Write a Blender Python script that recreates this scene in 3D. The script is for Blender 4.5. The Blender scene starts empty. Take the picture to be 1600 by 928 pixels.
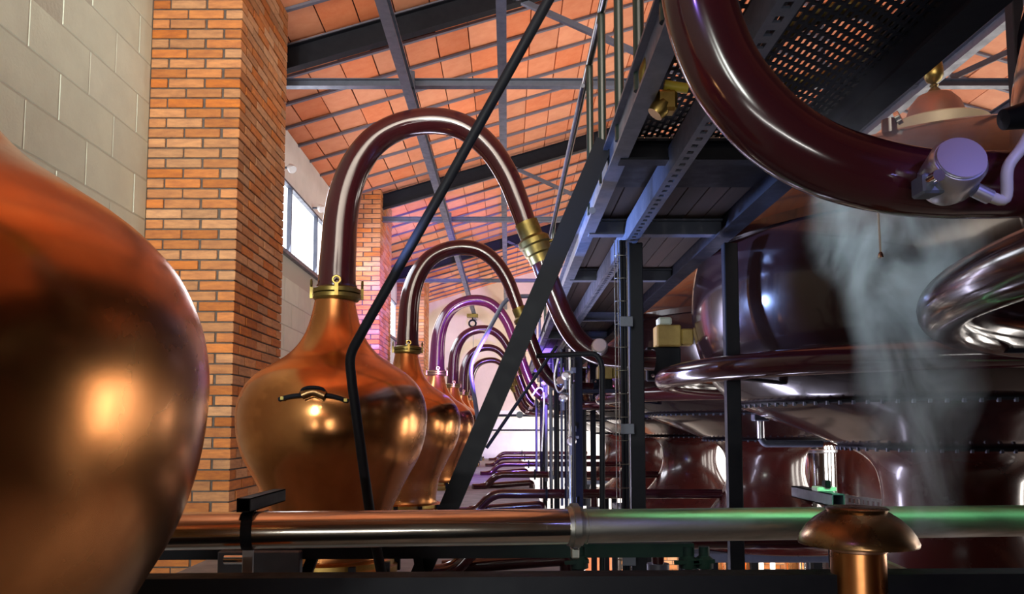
import bpy, math, random
from mathutils import Vector, Matrix
R = random.Random(7)
C = bpy.context.scene.collection
SC = bpy.context.scene
EYE = 3.5                                   # eye height above the lower floor
rad = math.radians
F, VX, VY = 1250.0, 793.0, 670.0            # focal length and vanishing point in 1600x928 pixels
PIT = rad(4.5); cp, sp = math.cos(PIT), math.sin(PIT)
CY = VY - F*sp/cp

# ------------------------------------------------------------------ camera, world, lights
cam = bpy.data.objects.new('camera', bpy.data.cameras.new('camera'))
C.objects.link(cam); SC.camera = cam
cam.location = (0, 0, EYE); cam.rotation_euler = (rad(90)+PIT, 0, 0)
cam.data.sensor_width = 36; cam.data.lens = F/1600*36
cam.data.shift_x = (800-VX)/1600; cam.data.shift_y = (CY-464)/1600
cam.data.clip_start = .02
SC.view_settings.view_transform = 'Standard'; SC.view_settings.look = 'None'
SC.view_settings.gamma = 1; SC.view_settings.use_curve_mapping = False
SC.view_settings.exposure = 0.33
w = bpy.data.worlds.new('world'); SC.world = w; w.use_nodes = True
w.node_tree.nodes['Background'].inputs[0].default_value = (.75, .85, 1, 1)
w.node_tree.nodes['Background'].inputs[1].default_value = 1.0

def aim(o, tgt):
    o.rotation_euler = (Vector(tgt)-Vector(o.location)).to_track_quat('-Z', 'Y').to_euler()
def area(name, loc, tgt, size, power, col, spread=180):
    l = bpy.data.lights.new(name, 'AREA'); l.shape = 'RECTANGLE'; l.size, l.size_y = size
    l.energy = power; l.color = col
    o = bpy.data.objects.new(name, l); C.objects.link(o)
    l.spread = rad(spread)
    o.location = (loc[0], loc[1], loc[2]+EYE); aim(o, (tgt[0], tgt[1], tgt[2]+EYE)); return o
def spot(name, loc, tgt, power, col, ang=70, blend=.6, r=.04):
    l = bpy.data.lights.new(name, 'SPOT'); l.energy = power; l.color = col
    l.spot_size = rad(ang); l.spot_blend = blend; l.shadow_soft_size = r
    o = bpy.data.objects.new(name, l); C.objects.link(o)
    o.location = (loc[0], loc[1], loc[2]+EYE); aim(o, (tgt[0], tgt[1], tgt[2]+EYE)); return o
# daylight through the high windows of the left and right walls, then added fill lights
area('daylight_left_second_bay', (-2.18, 8.2, 2.15), (0, 8.2, 1.4), (4.2, .7), 60, (.86, .9, 1))
area('daylight_left_third_bay', (-2.18, 13.8, 2.15), (0, 13.8, 1.2), (4.2, .7), 70, (.9, .92, 1))
for i, yy in enumerate((5.5, 9.5, 13.5, 17.5)):
    for dy in (-.85, .85):
        area('daylight_right', (7.35, yy+dy, .3), (0, yy+dy, .9), (.8, 3.6), 95 if yy < 6 else 75, (1, .92, .84))
for xx in (-2.0, -1.1):
    area('behind_low_fill', (xx, -3.8, 1.1), (-1.6, 5, 1.1), (.3, 2.0), 22, (.97, 1, .92), 50)  # directional fills added behind the camera for the left wall and pillar
area('pipe_highlight_strip', (-.8, -3.6, -1.05), (-.8, 3, -.3), (2.9, .14), 15, (1, .97, .92), 100)  # unseen strip added to draw a bright line along the foreground pipe
area('roof_front_fill', (.2, .3, 2.3), (.5, 6, 3.7), (3.4, 1.3), 68, (1, .86, .72), 100)  # unseen panel added above the camera to light the roof ahead
area('roof_mid_fill', (.1, 9.5, .95), (-.2, 10.5, 4), (.4, 7), 40, (1, .82, .68), 140)  # added fill that lights the tiles from below
area('vat_underside_fill', (.16, 4.9, -.66), (1.6, 4.6, .1), (.25, 3.4), 55, (.78, .74, 1), 150)  # hidden lilac panel added to brighten the undersides of the vats
area('green_bar', (.98, 2.2, -.02), (.98, 2.39, -.25), (1.7, .03), 1.3, (.25, 1, .42), 60)
area('lower_floor_fill', (4.5, 14.5, -1.1), (4.2, 18, -3.2), (4, 2), 400, (1, .93, .86))  # added fill brightening the lower floor beyond the gap
spot('blue_near', (.75, .30, .62), (.64, 1.04, .34), 20, (.32, .32, 1), 20, 1, .03)
spot('violet_near', (-.35, .25, .95), (.28, 1.13, .60), 7, (.35, .2, 1), 60, 1, .03)
area('far_end_fill', (3.6, 17.2, -.5), (0, 19.8, -.6), (2.0, 1.6), 190, (1, .95, .9))  # fill added inside the room to brighten the end wall
# coloured floodlights of the show lighting
spot('violet_flood', (.15, 7.4, .55), (-.9, 11.5, 1.0), 2200, (.30, .14, 1), 62)
spot('violet_flood_pillar', (-1.35, 8.7, -.2), (-1.95, 10.5, .95), 190, (.55, .35, 1), 75)
spot('blue_flood_walkway', (-.50, 3.95, .58), (.52, 3.5, .88), 240, (.30, .45, 1), 62, 1, .05)
spot('blue_flood_near', (-.5, 2.5, .52), (.52, 2.78, .87), 45, (.30, .45, 1), 36, 1, .05)
spot('blue_flood_posts', (.1, 5.2, -.5), (.6, 8.5, .2), 40, (.2, .3, 1), 90)
spot('violet_flood_vats', (.25, 4.3, .40), (1.02, 3.6, .5), 14, (.25, .3, 1), 70, 1, .12)
spot('steam_fill', (.66, 2.3, .80), (1.1, 2.05, .3), 26, (.75, .95, 1), 60, 1)  # added to brighten the steam, apart from the show lighting

# ------------------------------------------------------------------ geometry helpers
def at(px, py, Y):
    """pixel of the 1600x928 frame at world depth Y -> point (z relative to the eye)"""
    t = (CY-py)/F
    Z = Y*(sp+t*cp)/(cp-t*sp)
    return Vector(((px-VX)*(Y*cp+Z*sp)/F, Y, Z))
def proj(p):
    d = p[1]*cp+p[2]*sp
    if d < .05: return None
    return VX+F*p[0]/d, CY-F*(p[2]*cp-p[1]*sp)/d
def setp(o, label=None, cat=None, group=None, kind=None):
    if label: o['label'] = label
    if cat: o['category'] = cat
    if group: o['group'] = group
    if kind: o['kind'] = kind
    return o
def empty(name, loc, label=None, cat=None, group=None, kind=None):
    o = bpy.data.objects.new(name, None); C.objects.link(o)
    o.location = (loc[0], loc[1], loc[2]+EYE); o.empty_display_size = .1
    o['_org'] = [loc[0], loc[1], loc[2]]
    return setp(o, label, cat, group, kind)
def org(o): return Vector(o['_org']) if o is not None and '_org' in o else Vector((0, 0, 0))

def catmull(pts, n=6):
    P = [Vector(p) for p in pts]
    P = [P[0]*2-P[1]]+P+[P[-1]*2-P[-2]]
    out = []
    for i in range(1, len(P)-2):
        a, b, c, d = P[i-1], P[i], P[i+1], P[i+2]
        for k in range(n):
            t = k/n
            out.append(.5*((2*b)+(c-a)*t+(2*a-5*b+4*c-d)*t*t+(3*b-a-3*c+d)*t*t*t))
    out.append(P[-2]); return out
def interp(rs, n):
    m = len(rs)-1
    return [rs[min(int(i/(n-1)*m), m-1)]*(1-(i/(n-1)*m-min(int(i/(n-1)*m), m-1)))+rs[min(int(i/(n-1)*m), m-1)+1]*(i/(n-1)*m-min(int(i/(n-1)*m), m-1)) for i in range(n)]

class MB:
    def __init__(s): s.v = []; s.f = []
    def quadbox(s, c8):
        b = len(s.v); s.v += [Vector(c) for c in c8]
        s.f += [(b, b+3, b+2, b+1), (b+4, b+5, b+6, b+7), (b, b+1, b+5, b+4), (b+1, b+2, b+6, b+5), (b+2, b+3, b+7, b+6), (b+3, b, b+4, b+7)]
        return s
    def box(s, x0, x1, y0, y1, z0, z1):
        return s.quadbox([(x0, y0, z0), (x1, y0, z0), (x1, y1, z0), (x0, y1, z0), (x0, y0, z1), (x1, y0, z1), (x1, y1, z1), (x0, y1, z1)])
    def cbox(s, c, sx, sy, sz):
        return s.box(c[0]-sx/2, c[0]+sx/2, c[1]-sy/2, c[1]+sy/2, c[2]-sz/2, c[2]+sz/2)
    def bevbox(s, x0, x1, y0, y1, z0, z1, b):
        base = len(s.v); X = (x0, x1); Y = (y0, y1); Z = (z0, z1); idx = {}
        for i in (0, 1):
            for j in (0, 1):
                for k in (0, 1):
                    sx, sy, sz = (1-2*i)*b, (1-2*j)*b, (1-2*k)*b
                    for a in range(3):
                        p = [X[i]+sx, Y[j]+sy, Z[k]+sz]; p[a] = (X[i], Y[j], Z[k])[a]
                        idx[i, j, k, a] = len(s.v); s.v.append(Vector(p))
        for a in range(3):
            o1, o2 = [(1, 2), (2, 0), (0, 1)][a]
            for e in (0, 1):
                q = []
                for (m, n) in ((0, 0), (1, 0), (1, 1), (0, 1)):
                    t = [0, 0, 0]; t[a] = e; t[o1] = m; t[o2] = n; q.append(idx[t[0], t[1], t[2], a])
                s.f.append(tuple(q) if e else tuple(reversed(q)))
            for m in (0, 1):
                for n in (0, 1):
                    t0 = [0, 0, 0]; t0[o1] = m; t0[o2] = n; t1 = list(t0); t1[a] = 1
                    q = (idx[t0[0], t0[1], t0[2], o1], idx[t1[0], t1[1], t1[2], o1], idx[t1[0], t1[1], t1[2], o2], idx[t0[0], t0[1], t0[2], o2])
                    s.f.append(q if m == n else tuple(reversed(q)))
        for i in (0, 1):
            for j in (0, 1):
                for k in (0, 1):
                    t = tuple(idx[i, j, k, a] for a in range(3))
                    s.f.append(t if (i+j+k) % 2 else tuple(reversed(t)))
        return s
    def bar(s, p0, p1, wd, ht, up=(0, 0, 1)):
        """box section along a line: ht measured along up, wd across"""
        p0, p1 = Vector(p0), Vector(p1); d = (p1-p0).normalized(); u = Vector(up)
        sd = d.cross(u).normalized(); u = sd.cross(d).normalized()
        a, b = sd*wd/2, u*ht/2
        return s.quadbox([p0-a-b, p0+a-b, p1+a-b, p1-a-b, p0-a+b, p0+a+b, p1+a+b, p1-a+b])
    def ibeam(s, p0, p1, wd, ht, t=.008, up=(0, 0, 1)):
        u = Vector(up); p0, p1 = Vector(p0), Vector(p1); d = (p1-p0).normalized(); sd = d.cross(u).normalized(); u = sd.cross(d).normalized()
        s.bar(p0+u*(ht/2-t/2), p1+u*(ht/2-t/2), wd, t, u); s.bar(p0-u*(ht/2-t/2), p1-u*(ht/2-t/2), wd, t, u)
        return s.bar(p0, p1, t, ht-2*t, u)
    def tube(s, pts, r, seg=16, closed=False, caps=True):
        P = [Vector(p) for p in pts]; n = len(P)
        rs = r if isinstance(r, (list, tuple)) else [r]*n
        if len(rs) != n: rs = interp(list(rs), n)
        T = []
        for i in range(n):
            if closed: t = P[(i+1) % n]-P[i-1]
            else: t = P[min(i+1, n-1)]-P[max(i-1, 0)]
            T.append(t.normalized())
        a = Vector((0, 0, 1)) if abs(T[0].z) < .9 else Vector((0, 1, 0))
        N = (a-T[0]*a.dot(T[0])).normalized(); b = len(s.v)
        for i in range(n):
            if i:
                N = (N-T[i]*N.dot(T[i])).normalized()
            B = T[i].cross(N)
            for k in range(seg):
                an = 2*math.pi*k/seg
                s.v.append(P[i]+(N*math.cos(an)+B*math.sin(an))*rs[i])
        m = n if closed else n-1
        for i in range(m):
            j = (i+1) % n
            for k in range(seg):
                l = (k+1) % seg
                s.f.append((b+i*seg+k, b+i*seg+l, b+j*seg+l, b+j*seg+k))
        if caps and not closed:
            s.f.append(tuple(b+k for k in reversed(range(seg)))); s.f.append(tuple(b+(n-1)*seg+k for k in range(seg)))
        return s
    def lathe(s, prof, c=(0, 0, 0), seg=48, axis=None):
        """prof: (r, h) pairs from bottom to top, around +Z at c (or along axis)"""
        c = Vector(c); b = len(s.v)
        M = Vector(axis).normalized().to_track_quat('Z', 'Y').to_matrix() if axis else Matrix.Identity(3)
        for r, h in prof:
            for k in range(seg):
                an = 2*math.pi*k/seg
                s.v.append(c+M @ Vector((r*math.cos(an), r*math.sin(an), h)))
        for i in range(len(prof)-1):
            for k in range(seg):
                l = (k+1) % seg
                s.f.append((b+i*seg+k, b+i*seg+l, b+(i+1)*seg+l, b+(i+1)*seg+k))
        if prof[0][0] > 1e-4: s.f.append(tuple(b+k for k in reversed(range(seg))))
        if prof[-1][0] > 1e-4: s.f.append(tuple(b+(len(prof)-1)*seg+k for k in range(seg)))
        return s
    def build(s, name, mat, parent=None, smooth=None, label=None, cat=None, group=None, kind=None):
        o0 = org(parent); me = bpy.data.meshes.new(name)
        off = o0 if parent is not None else Vector((0, 0, -EYE))
        me.from_pydata([tuple(v-off) for v in s.v], [], s.f); me.validate()
        me.materials.append(mat)
        if smooth:
            for p in me.polygons: p.use_smooth = True
            me.set_sharp_from_angle(angle=rad(smooth))
        o = bpy.data.objects.new(name, me); C.objects.link(o)
        if parent is not None:
            o.parent = parent; o['_org'] = list(o0)
        return setp(o, label, cat, group, kind)
def tube(pts, r, n=6, seg=16, **k): return MB().tube(catmull(pts, n) if len(pts) > 2 else pts, r, seg, **k)
def bend(pts, rr, n=5):
    """polyline with rounded corners"""
    P = [Vector(p) for p in pts]; out = [P[0]]
    for i in range(1, len(P)-1):
        a, b, c = P[i-1], P[i], P[i+1]; r = min(rr, (a-b).length*.49, (c-b).length*.49)
        s0, s1 = b+(a-b).normalized()*r, b+(c-b).normalized()*r
        for k in range(n+1):
            t = k/n; out.append(s0*(1-t)**2+b*2*t*(1-t)+s1*t*t)
    out.append(P[-1]); return out
def kids(o): return [c for c in bpy.data.objects if c.parent == o]
def copy_tree(o, delta, label=None, drop=()):
    ks = {}
    for c in ALL():
        if c.parent is not None: ks.setdefault(c.parent.name, []).append(c)
    def rec(a, par):
        c = a.copy(); C.objects.link(c)
        if par is not None: c.parent = par
        for ch in ks.get(a.name, []):
            if ch.name.split('.')[0] not in drop: rec(ch, c)
        return c
    r = rec(o, None); r.location = o.location+Vector(delta)
    r['_org'] = list(org(o)+Vector(delta))
    if label: r['label'] = label
    return r
def ALL(): return list(C.objects)

# ------------------------------------------------------------------ materials
def mat(name, col, rough=.5, metal=0., var=0., scale=8., col2=None, bump=0., bscale=40., coat=0., rvar=0., perobj=0., spec=.5, stretch=None, emit=None):
    m = bpy.data.materials.new(name); m.use_nodes = True; nt = m.node_tree; N = nt.nodes; L = nt.links
    b = N['Principled BSDF']
    b.inputs['Roughness'].default_value = rough; b.inputs['Metallic'].default_value = metal
    b.inputs['Specular IOR Level'].default_value = spec
    b.inputs['Coat Weight'].default_value = coat; b.inputs['Coat Roughness'].default_value = .08
    b.inputs['Base Color'].default_value = (*col, 1)
    if emit: b.inputs['Emission Color'].default_value = (*emit[0], 1); b.inputs['Emission Strength'].default_value = emit[1]
    tc = N.new('ShaderNodeTexCoord'); mp = N.new('ShaderNodeMapping'); L.new(tc.outputs['Object'], mp.inputs[0])
    if stretch: mp.inputs['Scale'].default_value = stretch
    cur = None
    if col2 is not None or rvar or var:
        n = N.new('ShaderNodeTexNoise'); n.inputs['Scale'].default_value = scale; n.inputs['Detail'].default_value = 6; n.inputs['Roughness'].default_value = .6
        L.new(mp.outputs[0], n.inputs['Vector'])
        if perobj:
            oi = N.new('ShaderNodeObjectInfo'); ad = N.new('ShaderNodeVectorMath'); ad.operation = 'ADD'
            mu = N.new('ShaderNodeMath'); mu.operation = 'MULTIPLY'; mu.inputs[1].default_value = 37; L.new(oi.outputs['Random'], mu.inputs[0])
            L.new(mp.outputs[0], ad.inputs[0]); L.new(mu.outputs[0], ad.inputs[1]); L.new(ad.outputs[0], n.inputs['Vector'])
        r = N.new('ShaderNodeMapRange'); r.inputs[1].default_value = .35; r.inputs[2].default_value = .65
        L.new(n.outputs['Fac'], r.inputs[0])
        if col2 is not None:
            mx = N.new('ShaderNodeMix'); mx.data_type = 'RGBA'
            mx.inputs[6].default_value = (*col, 1); mx.inputs[7].default_value = (*col2, 1)
            L.new(r.outputs[0], mx.inputs[0]); cur = mx.outputs[2]
        if rvar:
            r2 = N.new('ShaderNodeMapRange'); r2.inputs[3].default_value = max(rough-rvar, .02); r2.inputs[4].default_value = rough+rvar
            L.new(r.outputs[0], r2.inputs[0]); L.new(r2.outputs[0], b.inputs['Roughness'])
    if perobj:
        oi = N.new('ShaderNodeObjectInfo'); ge = N.new('ShaderNodeNewGeometry')
        a = N.new('ShaderNodeMath'); a.operation = 'ADD'; L.new(oi.outputs['Random'], a.inputs[0]); L.new(ge.outputs['Random Per Island'], a.inputs[1])
        f = N.new('ShaderNodeMath'); f.operation = 'FRACT'; L.new(a.outputs[0], f.inputs[0])
        hs = N.new('ShaderNodeHueSaturation')
        rv = N.new('ShaderNodeMapRange'); rv.inputs[3].default_value = 1-perobj; rv.inputs[4].default_value = 1+perobj*.7
        L.new(f.outputs[0], rv.inputs[0]); L.new(rv.outputs[0], hs.inputs['Value'])
        m5 = N.new('ShaderNodeMath'); m5.operation = 'MULTIPLY'; m5.inputs[1].default_value = 7.3; L.new(f.outputs[0], m5.inputs[0])
        f2 = N.new('ShaderNodeMath'); f2.operation = 'FRACT'; L.new(m5.outputs[0], f2.inputs[0])
        rh = N.new('ShaderNodeMapRange'); rh.inputs[3].default_value = .5-perobj*.035; rh.inputs[4].default_value = .5+perobj*.035
        L.new(f2.outputs[0], rh.inputs[0]); L.new(rh.outputs[0], hs.inputs['Hue'])
        rs = N.new('ShaderNodeMapRange'); rs.inputs[3].default_value = 1.05; rs.inputs[4].default_value = 1-perobj*.8
        L.new(f2.outputs[0], rs.inputs[0]); L.new(rs.outputs[0], hs.inputs['Saturation'])
        if cur: L.new(cur, hs.inputs['Color'])
        else: hs.inputs['Color'].default_value = (*col, 1)
        cur = hs.outputs[0]
    if cur: L.new(cur, b.inputs['Base Color'])
    if bump:
        n2 = N.new('ShaderNodeTexNoise'); n2.inputs['Scale'].default_value = bscale; n2.inputs['Detail'].default_value = 4
        L.new(tc.outputs['Object'], n2.inputs['Vector'])
        bp = N.new('ShaderNodeBump'); bp.inputs['Strength'].default_value = bump; bp.inputs['Distance'].default_value = .01
        L.new(n2.outputs['Fac'], bp.inputs['Height']); L.new(bp.outputs[0], b.inputs['Normal'])
    return m
M = dict(
 copper=mat('polished_copper', (.74, .33, .12), .24, 1, scale=1.6, col2=(.42, .165, .055), rvar=.09, bump=.015, bscale=2.5),
 brass=mat('brass', (.62, .42, .12), .32, 1, scale=9, col2=(.36, .24, .07), rvar=.08),
 oldbrass=mat('tarnished_brass', (.22, .16, .045), .42, .85, scale=12, col2=(.11, .085, .025), rvar=.1),
 maroon=mat('maroon_gloss_paint', (.038, .006, .009), .17, 0, scale=6, col2=(.028, .005, .008), coat=.3, rvar=.05, bump=.04, bscale=6),
 vat=mat('dark_vat_paint', (.022, .009, .010), .2, 0, scale=3, col2=(.016, .008, .009), coat=.5, rvar=.07, bump=.05, bscale=4),
 vatfoot=mat('maroon_vat_paint', (.07, .013, .011), .25, 0, scale=4, col2=(.052, .011, .010), coat=.4, rvar=.06, bump=.05, bscale=5),
 brick=mat('orange_brick', (.52, .20, .043), .8, 0, scale=22, col2=(.36, .13, .035), bump=.35, bscale=60, perobj=.24, stretch=(.5, .5, 2.2)),
 mortar=mat('dark_mortar', (.075, .06, .05), .95, 0, scale=30, col2=(.11, .09, .08), bump=.4),
 block=mat('painted_block', (.66, .75, .64), .75, 0, scale=5, col2=(.60, .68, .58), bump=.12, bscale=60, perobj=.05),
 joint=mat('painted_joint', (.50, .54, .46), .85, 0, bump=.3),
 plaster=mat('cream_plaster', (.66, .56, .46), .85, 0, scale=2, col2=(.58, .49, .40), bump=.2, bscale=20),
 white=mat('white_wall_paint', (.72, .72, .70), .8, 0, scale=3, col2=(.62, .62, .60)),
 tile=mat('terracotta_tile', (.70, .25, .11), .75, 0, scale=9, col2=(.64, .20, .08), bump=.25, bscale=30, perobj=.13),
 steel=mat('blue_grey_steel_paint', (.085, .10, .145), .42, 0, scale=12, col2=(.065, .078, .115), rvar=.1, bump=.05),
 dark=mat('black_steel_paint', (.008, .009, .014), .55, 0, scale=14, col2=(.012, .013, .018), rvar=.08, spec=.12),
 batten=mat('steel_batten', (.11, .11, .15), .5, 0),
 stainless=mat('stainless_pipe', (.66, .63, .56), .17, 1, scale=6, col2=(.42, .38, .32), rvar=.05, stretch=(.3, 3, 3)),
 dullsteel=mat('dull_galvanised_pipe', (.42, .42, .39), .40, 1, scale=9, col2=(.26, .25, .22), rvar=.1, stretch=(.4, 2, 2)),
 greensteel=mat('dark_green_tube', (.012, .025, .022), .3, 0, coat=.3),
 deck=mat('brown_deck_board', (.035, .017, .011), .7, 0, scale=10, col2=(.022, .012, .009), perobj=.3, stretch=(6, .4, 1)),
 concrete=mat('grey_concrete', (.30, .29, .30), .85, 0, scale=5, col2=(.20, .195, .21), bump=.3, bscale=20),
 tan=mat('ochre_cast_housing', (.36, .25, .07), .5, .1, scale=20, col2=(.28, .19, .05)),
 yellow=mat('yellow_paint', (.72, .58, .06), .45, 0),
 plastic=mat('pale_plastic', (.62, .72, .66), .4, 0),
 silver=mat('silver_housing', (.55, .56, .62), .3, .9),
 chrome=mat('chrome', (.8, .8, .82), .12, 1),
 beige=mat('beige_lid', (.50, .44, .30), .5, .2, scale=6, col2=(.42, .36, .25)),
 bell=mat('aged_copper', (.42, .20, .12), .35, .8, scale=8, col2=(.30, .17, .11), rvar=.1),
 cable=mat('grey_cable', (.35, .33, .30), .5),
 white_tag=mat('white_tag', (.8, .8, .8), .5),
 glow=mat('bright_frosted_pane', (.9, .93, 1), .5, emit=((.86, .92, 1), 2.4)),
 nearwall=mat('brown_timber_wall', (.10, .06, .04), .8),
 hoodc=mat('browned_copper', (.26, .14, .06), .3, .9, scale=8, col2=(.16, .09, .04), rvar=.1),
 red=mat('red_paint', (.30, .03, .02), .4),
 floor=mat('lower_floor', (.42, .38, .35), .5, 0, scale=2, col2=(.34, .31, .29)),
)

# ------------------------------------------------------------------ room shell
XL, XR, YN, YE, ZF = -2.27, 7.5, -4.2, 19.8, -3.5
EAVE, MS, XRIDGE = 3.04, .30, 2.6
def roofz(x): return EAVE+MS*(min(x, 2*XRIDGE-x)-XL)
MB().box(XL-.2, XR+.2, YN-.2, YE+.2, ZF-.15, ZF).build('floor', M['floor'], kind='structure')
wl = empty('wall_left', (XL, 0, ZF), 'pale painted block wall behind the copper stills', kind='structure')
ZW0, ZW1 = 1.80, 2.53            # window band
bays = [(YN, 4.92), (5.955, 10.5), (11.535, 16.1), (17.135, YE)]
mb = MB()
for i, (a, b) in enumerate(bays):
    if i in (1, 2, 3):
        mb.box(XL-.2, XL, a, b, ZF, ZW0); mb.box(XL-.2, XL, a, b, ZW1, EAVE+.05)
    else: mb.box(XL-.2, XL, a, b, ZF, EAVE+.05)
for a, b in ((4.92, 5.955), (10.5, 11.535), (16.1, 17.135)): mb.box(XL-.2, XL, a, b, ZF, EAVE+.05)
mb.build('wall_core', M['joint'], wl)
# blocks, 0.5 x 0.25 m
cands = []
for r_ in range(int((EAVE+1.2)/.25)+1):
    z0 = -1.2+r_*.25; z1 = min(z0+.25, EAVE)
    for (a, b), bi in zip(bays, range(4)):
        if bi and z0 >= ZW0-.3 and z0 < ZW1-.05: continue
        y = math.floor((max(a, 2.2)-2)/.55)*.55+2-(.275 if r_ % 2 else 0)
        while y < b:
            y0, y1 = max(y, a, 2.0), min(y+.55, b); y += .55
            if y1-y0 > .06 and not (bi and z1 > 2.35): cands.append((y0, y1, z0, z1))
def area_px(p):
    q = [proj(v) for v in p]
    if any(a is None for a in q): return 0
    cx = sum(a[0] for a in q)/4; cyy = sum(a[1] for a in q)/4
    if not (-30 < cx < 1630 and -30 < cyy < 960): return 0
    return abs(sum(q[i][0]*q[(i+1) % 4][1]-q[(i+1) % 4][0]*q[i][1] for i in range(4)))/2
cands = [(area_px([(XL, c[0], c[2]), (XL, c[1], c[2]), (XL, c[1], c[3]), (XL, c[0], c[3])]), c) for c in cands]
cands.sort(key=lambda t: -t[0])
rest = MB()
cache = {}
def piece(name, mb_, key, mt, parent, loc):
    """one small piece sharing its mesh with pieces of equal size"""
    if key not in cache:
        me = bpy.data.meshes.new(name); me.from_pydata([tuple(v) for v in mb_.v], [], mb_.f); me.materials.append(mt); cache[key] = me
    o = bpy.data.objects.new(name, cache[key]); C.objects.link(o); o.parent = parent
    o.location = Vector(loc)-org(parent); return o
nb = 0
for ar, (y0, y1, z0, z1) in cands:
    j = .004; d = R.uniform(.003, .005)
    if ar > 60 and nb < 290:
        L_, H_ = round(y1-y0-2*j, 3), round(z1-z0-2*j, 3)
        piece('block', MB().bevbox(-.02, .0, 0, L_, 0, H_, .004), ('bl', L_, H_), M['block'], wl, (XL+d, y0+j, z0+j)); nb += 1
    elif ar > 0: rest.box(XL-.01, XL+d, y0+j, y1-j, z0+j, z1-j)
rest.build('distant_blocks', M['block'], wl, kind='stuff')
# lintel band above the windows and metal sill
for i, (a, b) in enumerate(bays[1:]):
    MB().box(XL-.02, XL+.02, a, b, ZW1, EAVE).build('lintel', M['white'], wl)
for i, (a, b) in enumerate(bays[1:]):
    wn = empty('window_%d' % (i+1), (XL, (a+b)/2, ZW0), kind='structure')
    n = 4; st = (b-a)/n
    MB().box(XL-.01, XL+.05, a, b, ZW0-.04, ZW0).build('window_sill', M['steel'], wn)
    MB().box(XL-.03, XL+.015, a, b, ZW1-.02, ZW1+.005).build('window_frame', M['steel'], wn)
    for k in range(n):
        MB().box(XL-.05, XL-.035, a+k*st+.012, a+(k+1)*st-.012, ZW0, ZW1-.02).build('pane', M['glow'], wn)
        if k: MB().box(XL-.05, XL+.01, a+k*st-.014, a+k*st+.014, ZW0, ZW1-.02).build('mullion', M['steel'], wn)
we = empty('wall_far', (0, YE, ZF), 'cream rendered end wall beyond the stills', kind='structure')
mb = MB(); mb.box(XL-.2, XR+.2, YE, YE+.2, .45, 4.6); mb.build('upper_plaster', M['plaster'], we)
MB().box(XL-.2, XR+.2, YE, YE+.2, ZF, .45).build('lower_white_panel', M['white'], we)
wr = empty('wall_right', (XR, 0, ZF), kind='structure')
MB().box(XR, XR+.2, YN, YE, ZF, EAVE+.3).build('wall_core', M['nearwall'], wr)
MB().box(XL-.2, XR+.2, YN-.2, YN, ZF, 4.7).build('wall_near', M['nearwall'], kind='structure')

# brick pillars
def pillar(y0, label, maxobj):
    p = empty('brick_pillar', (XL, y0, ZF), label, kind='structure')
    X1 = XL+.575; y1 = y0+1.035; top = roofz(XL+.3)+.12
    MB().box(XL, X1-.011, y0+.011, y1-.011, ZF, top).build('mortar_core', M['mortar'], p)
    lst = []
    nz = int((top-ZF)/.065)
    for c in range(nz):
        z = ZF+c*.065
        if c % 2:
            fr = [(0, .115, 0, .105), (.115, .345, 0, .105), (.345, .575, 0, .105)]
            sd = [(.575-.115, .575, .115+.23*k, .345+.23*k) for k in range(4)]
        else:
            fr = [(0, .23, 0, .105), (.23, .46, 0, .105)]
            sd = [(.46, .575, .23*k, .23+.23*k) for k in range(4)]+[(.345, .575, .92, 1.035)]
        for (a, b, e, f) in fr+sd:
            L_ = b-a-.01; D_ = (f-e) if (a, b, e, f) in fr else (f-e-.01)
            if (a, b, e, f) in fr and b <= .576: D_ = .105
            x, y, zz = XL+a+.005, y0+e, z+.005
            side = (a, b, e, f) in sd
            if side: x = X1-(b-a)+.005; y += (0 if e == 0 else .005)
            if side and e == 0: D_ = .225-.005
            if b > .57: x = X1-L_
            if side: q = [(X1, y, zz), (X1, y+D_, zz), (X1, y+D_, zz+.055), (X1, y, zz+.055)]
            else: q = [(x, y0, zz), (x+L_, y0, zz), (x+L_, y0, zz+.055), (x, y0, zz+.055)]
            ar = area_px(q)
            hid = False
            pp = proj(q[0])
            if pp and y0 < 6 and (pp[0] < 322 and pp[1] > 250+1.3*(pp[0]-100)): hid = True
            if pp and y0 < 6 and pp[1] > 860: hid = True
            if pp and 6 < y0 < 12 and pp[1] > 560: hid = True
            if pp and y0 > 12 and pp[1] > 600: hid = True
            lst.append((0 if hid else ar, (round(L_, 3), round(D_, 3)), (x, y, zz)))
    lst.sort(key=lambda t: -t[0]); rest = MB(); n = 0
    for ar, (L_, D_), (x, y, zz) in lst:
        dx, dy = R.uniform(-.0025, .0015), R.uniform(-.0015, .0025)
        if ar > 0 and n < maxobj:
            piece('brick', MB().bevbox(0, L_, 0, D_, 0, .055, .003), ('br', L_, D_), M['brick'], p, (x+dx, y+dy, zz)); n += 1
        else: rest.box(x+dx, x+L_+dx, y+dy, y+D_+dy, zz, zz+.055)
    rest.build('further_bricks', M['brick'], p, kind='stuff')
pillar(4.92, 'large orange brick pillar nearest the camera, against the pale block wall', 298)
pillar(10.5, 'brick pillar standing behind the nearest swan neck, washed in violet light', 298)
pillar(16.1, 'narrow looking brick pillar before the far cream wall', 0)

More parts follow.
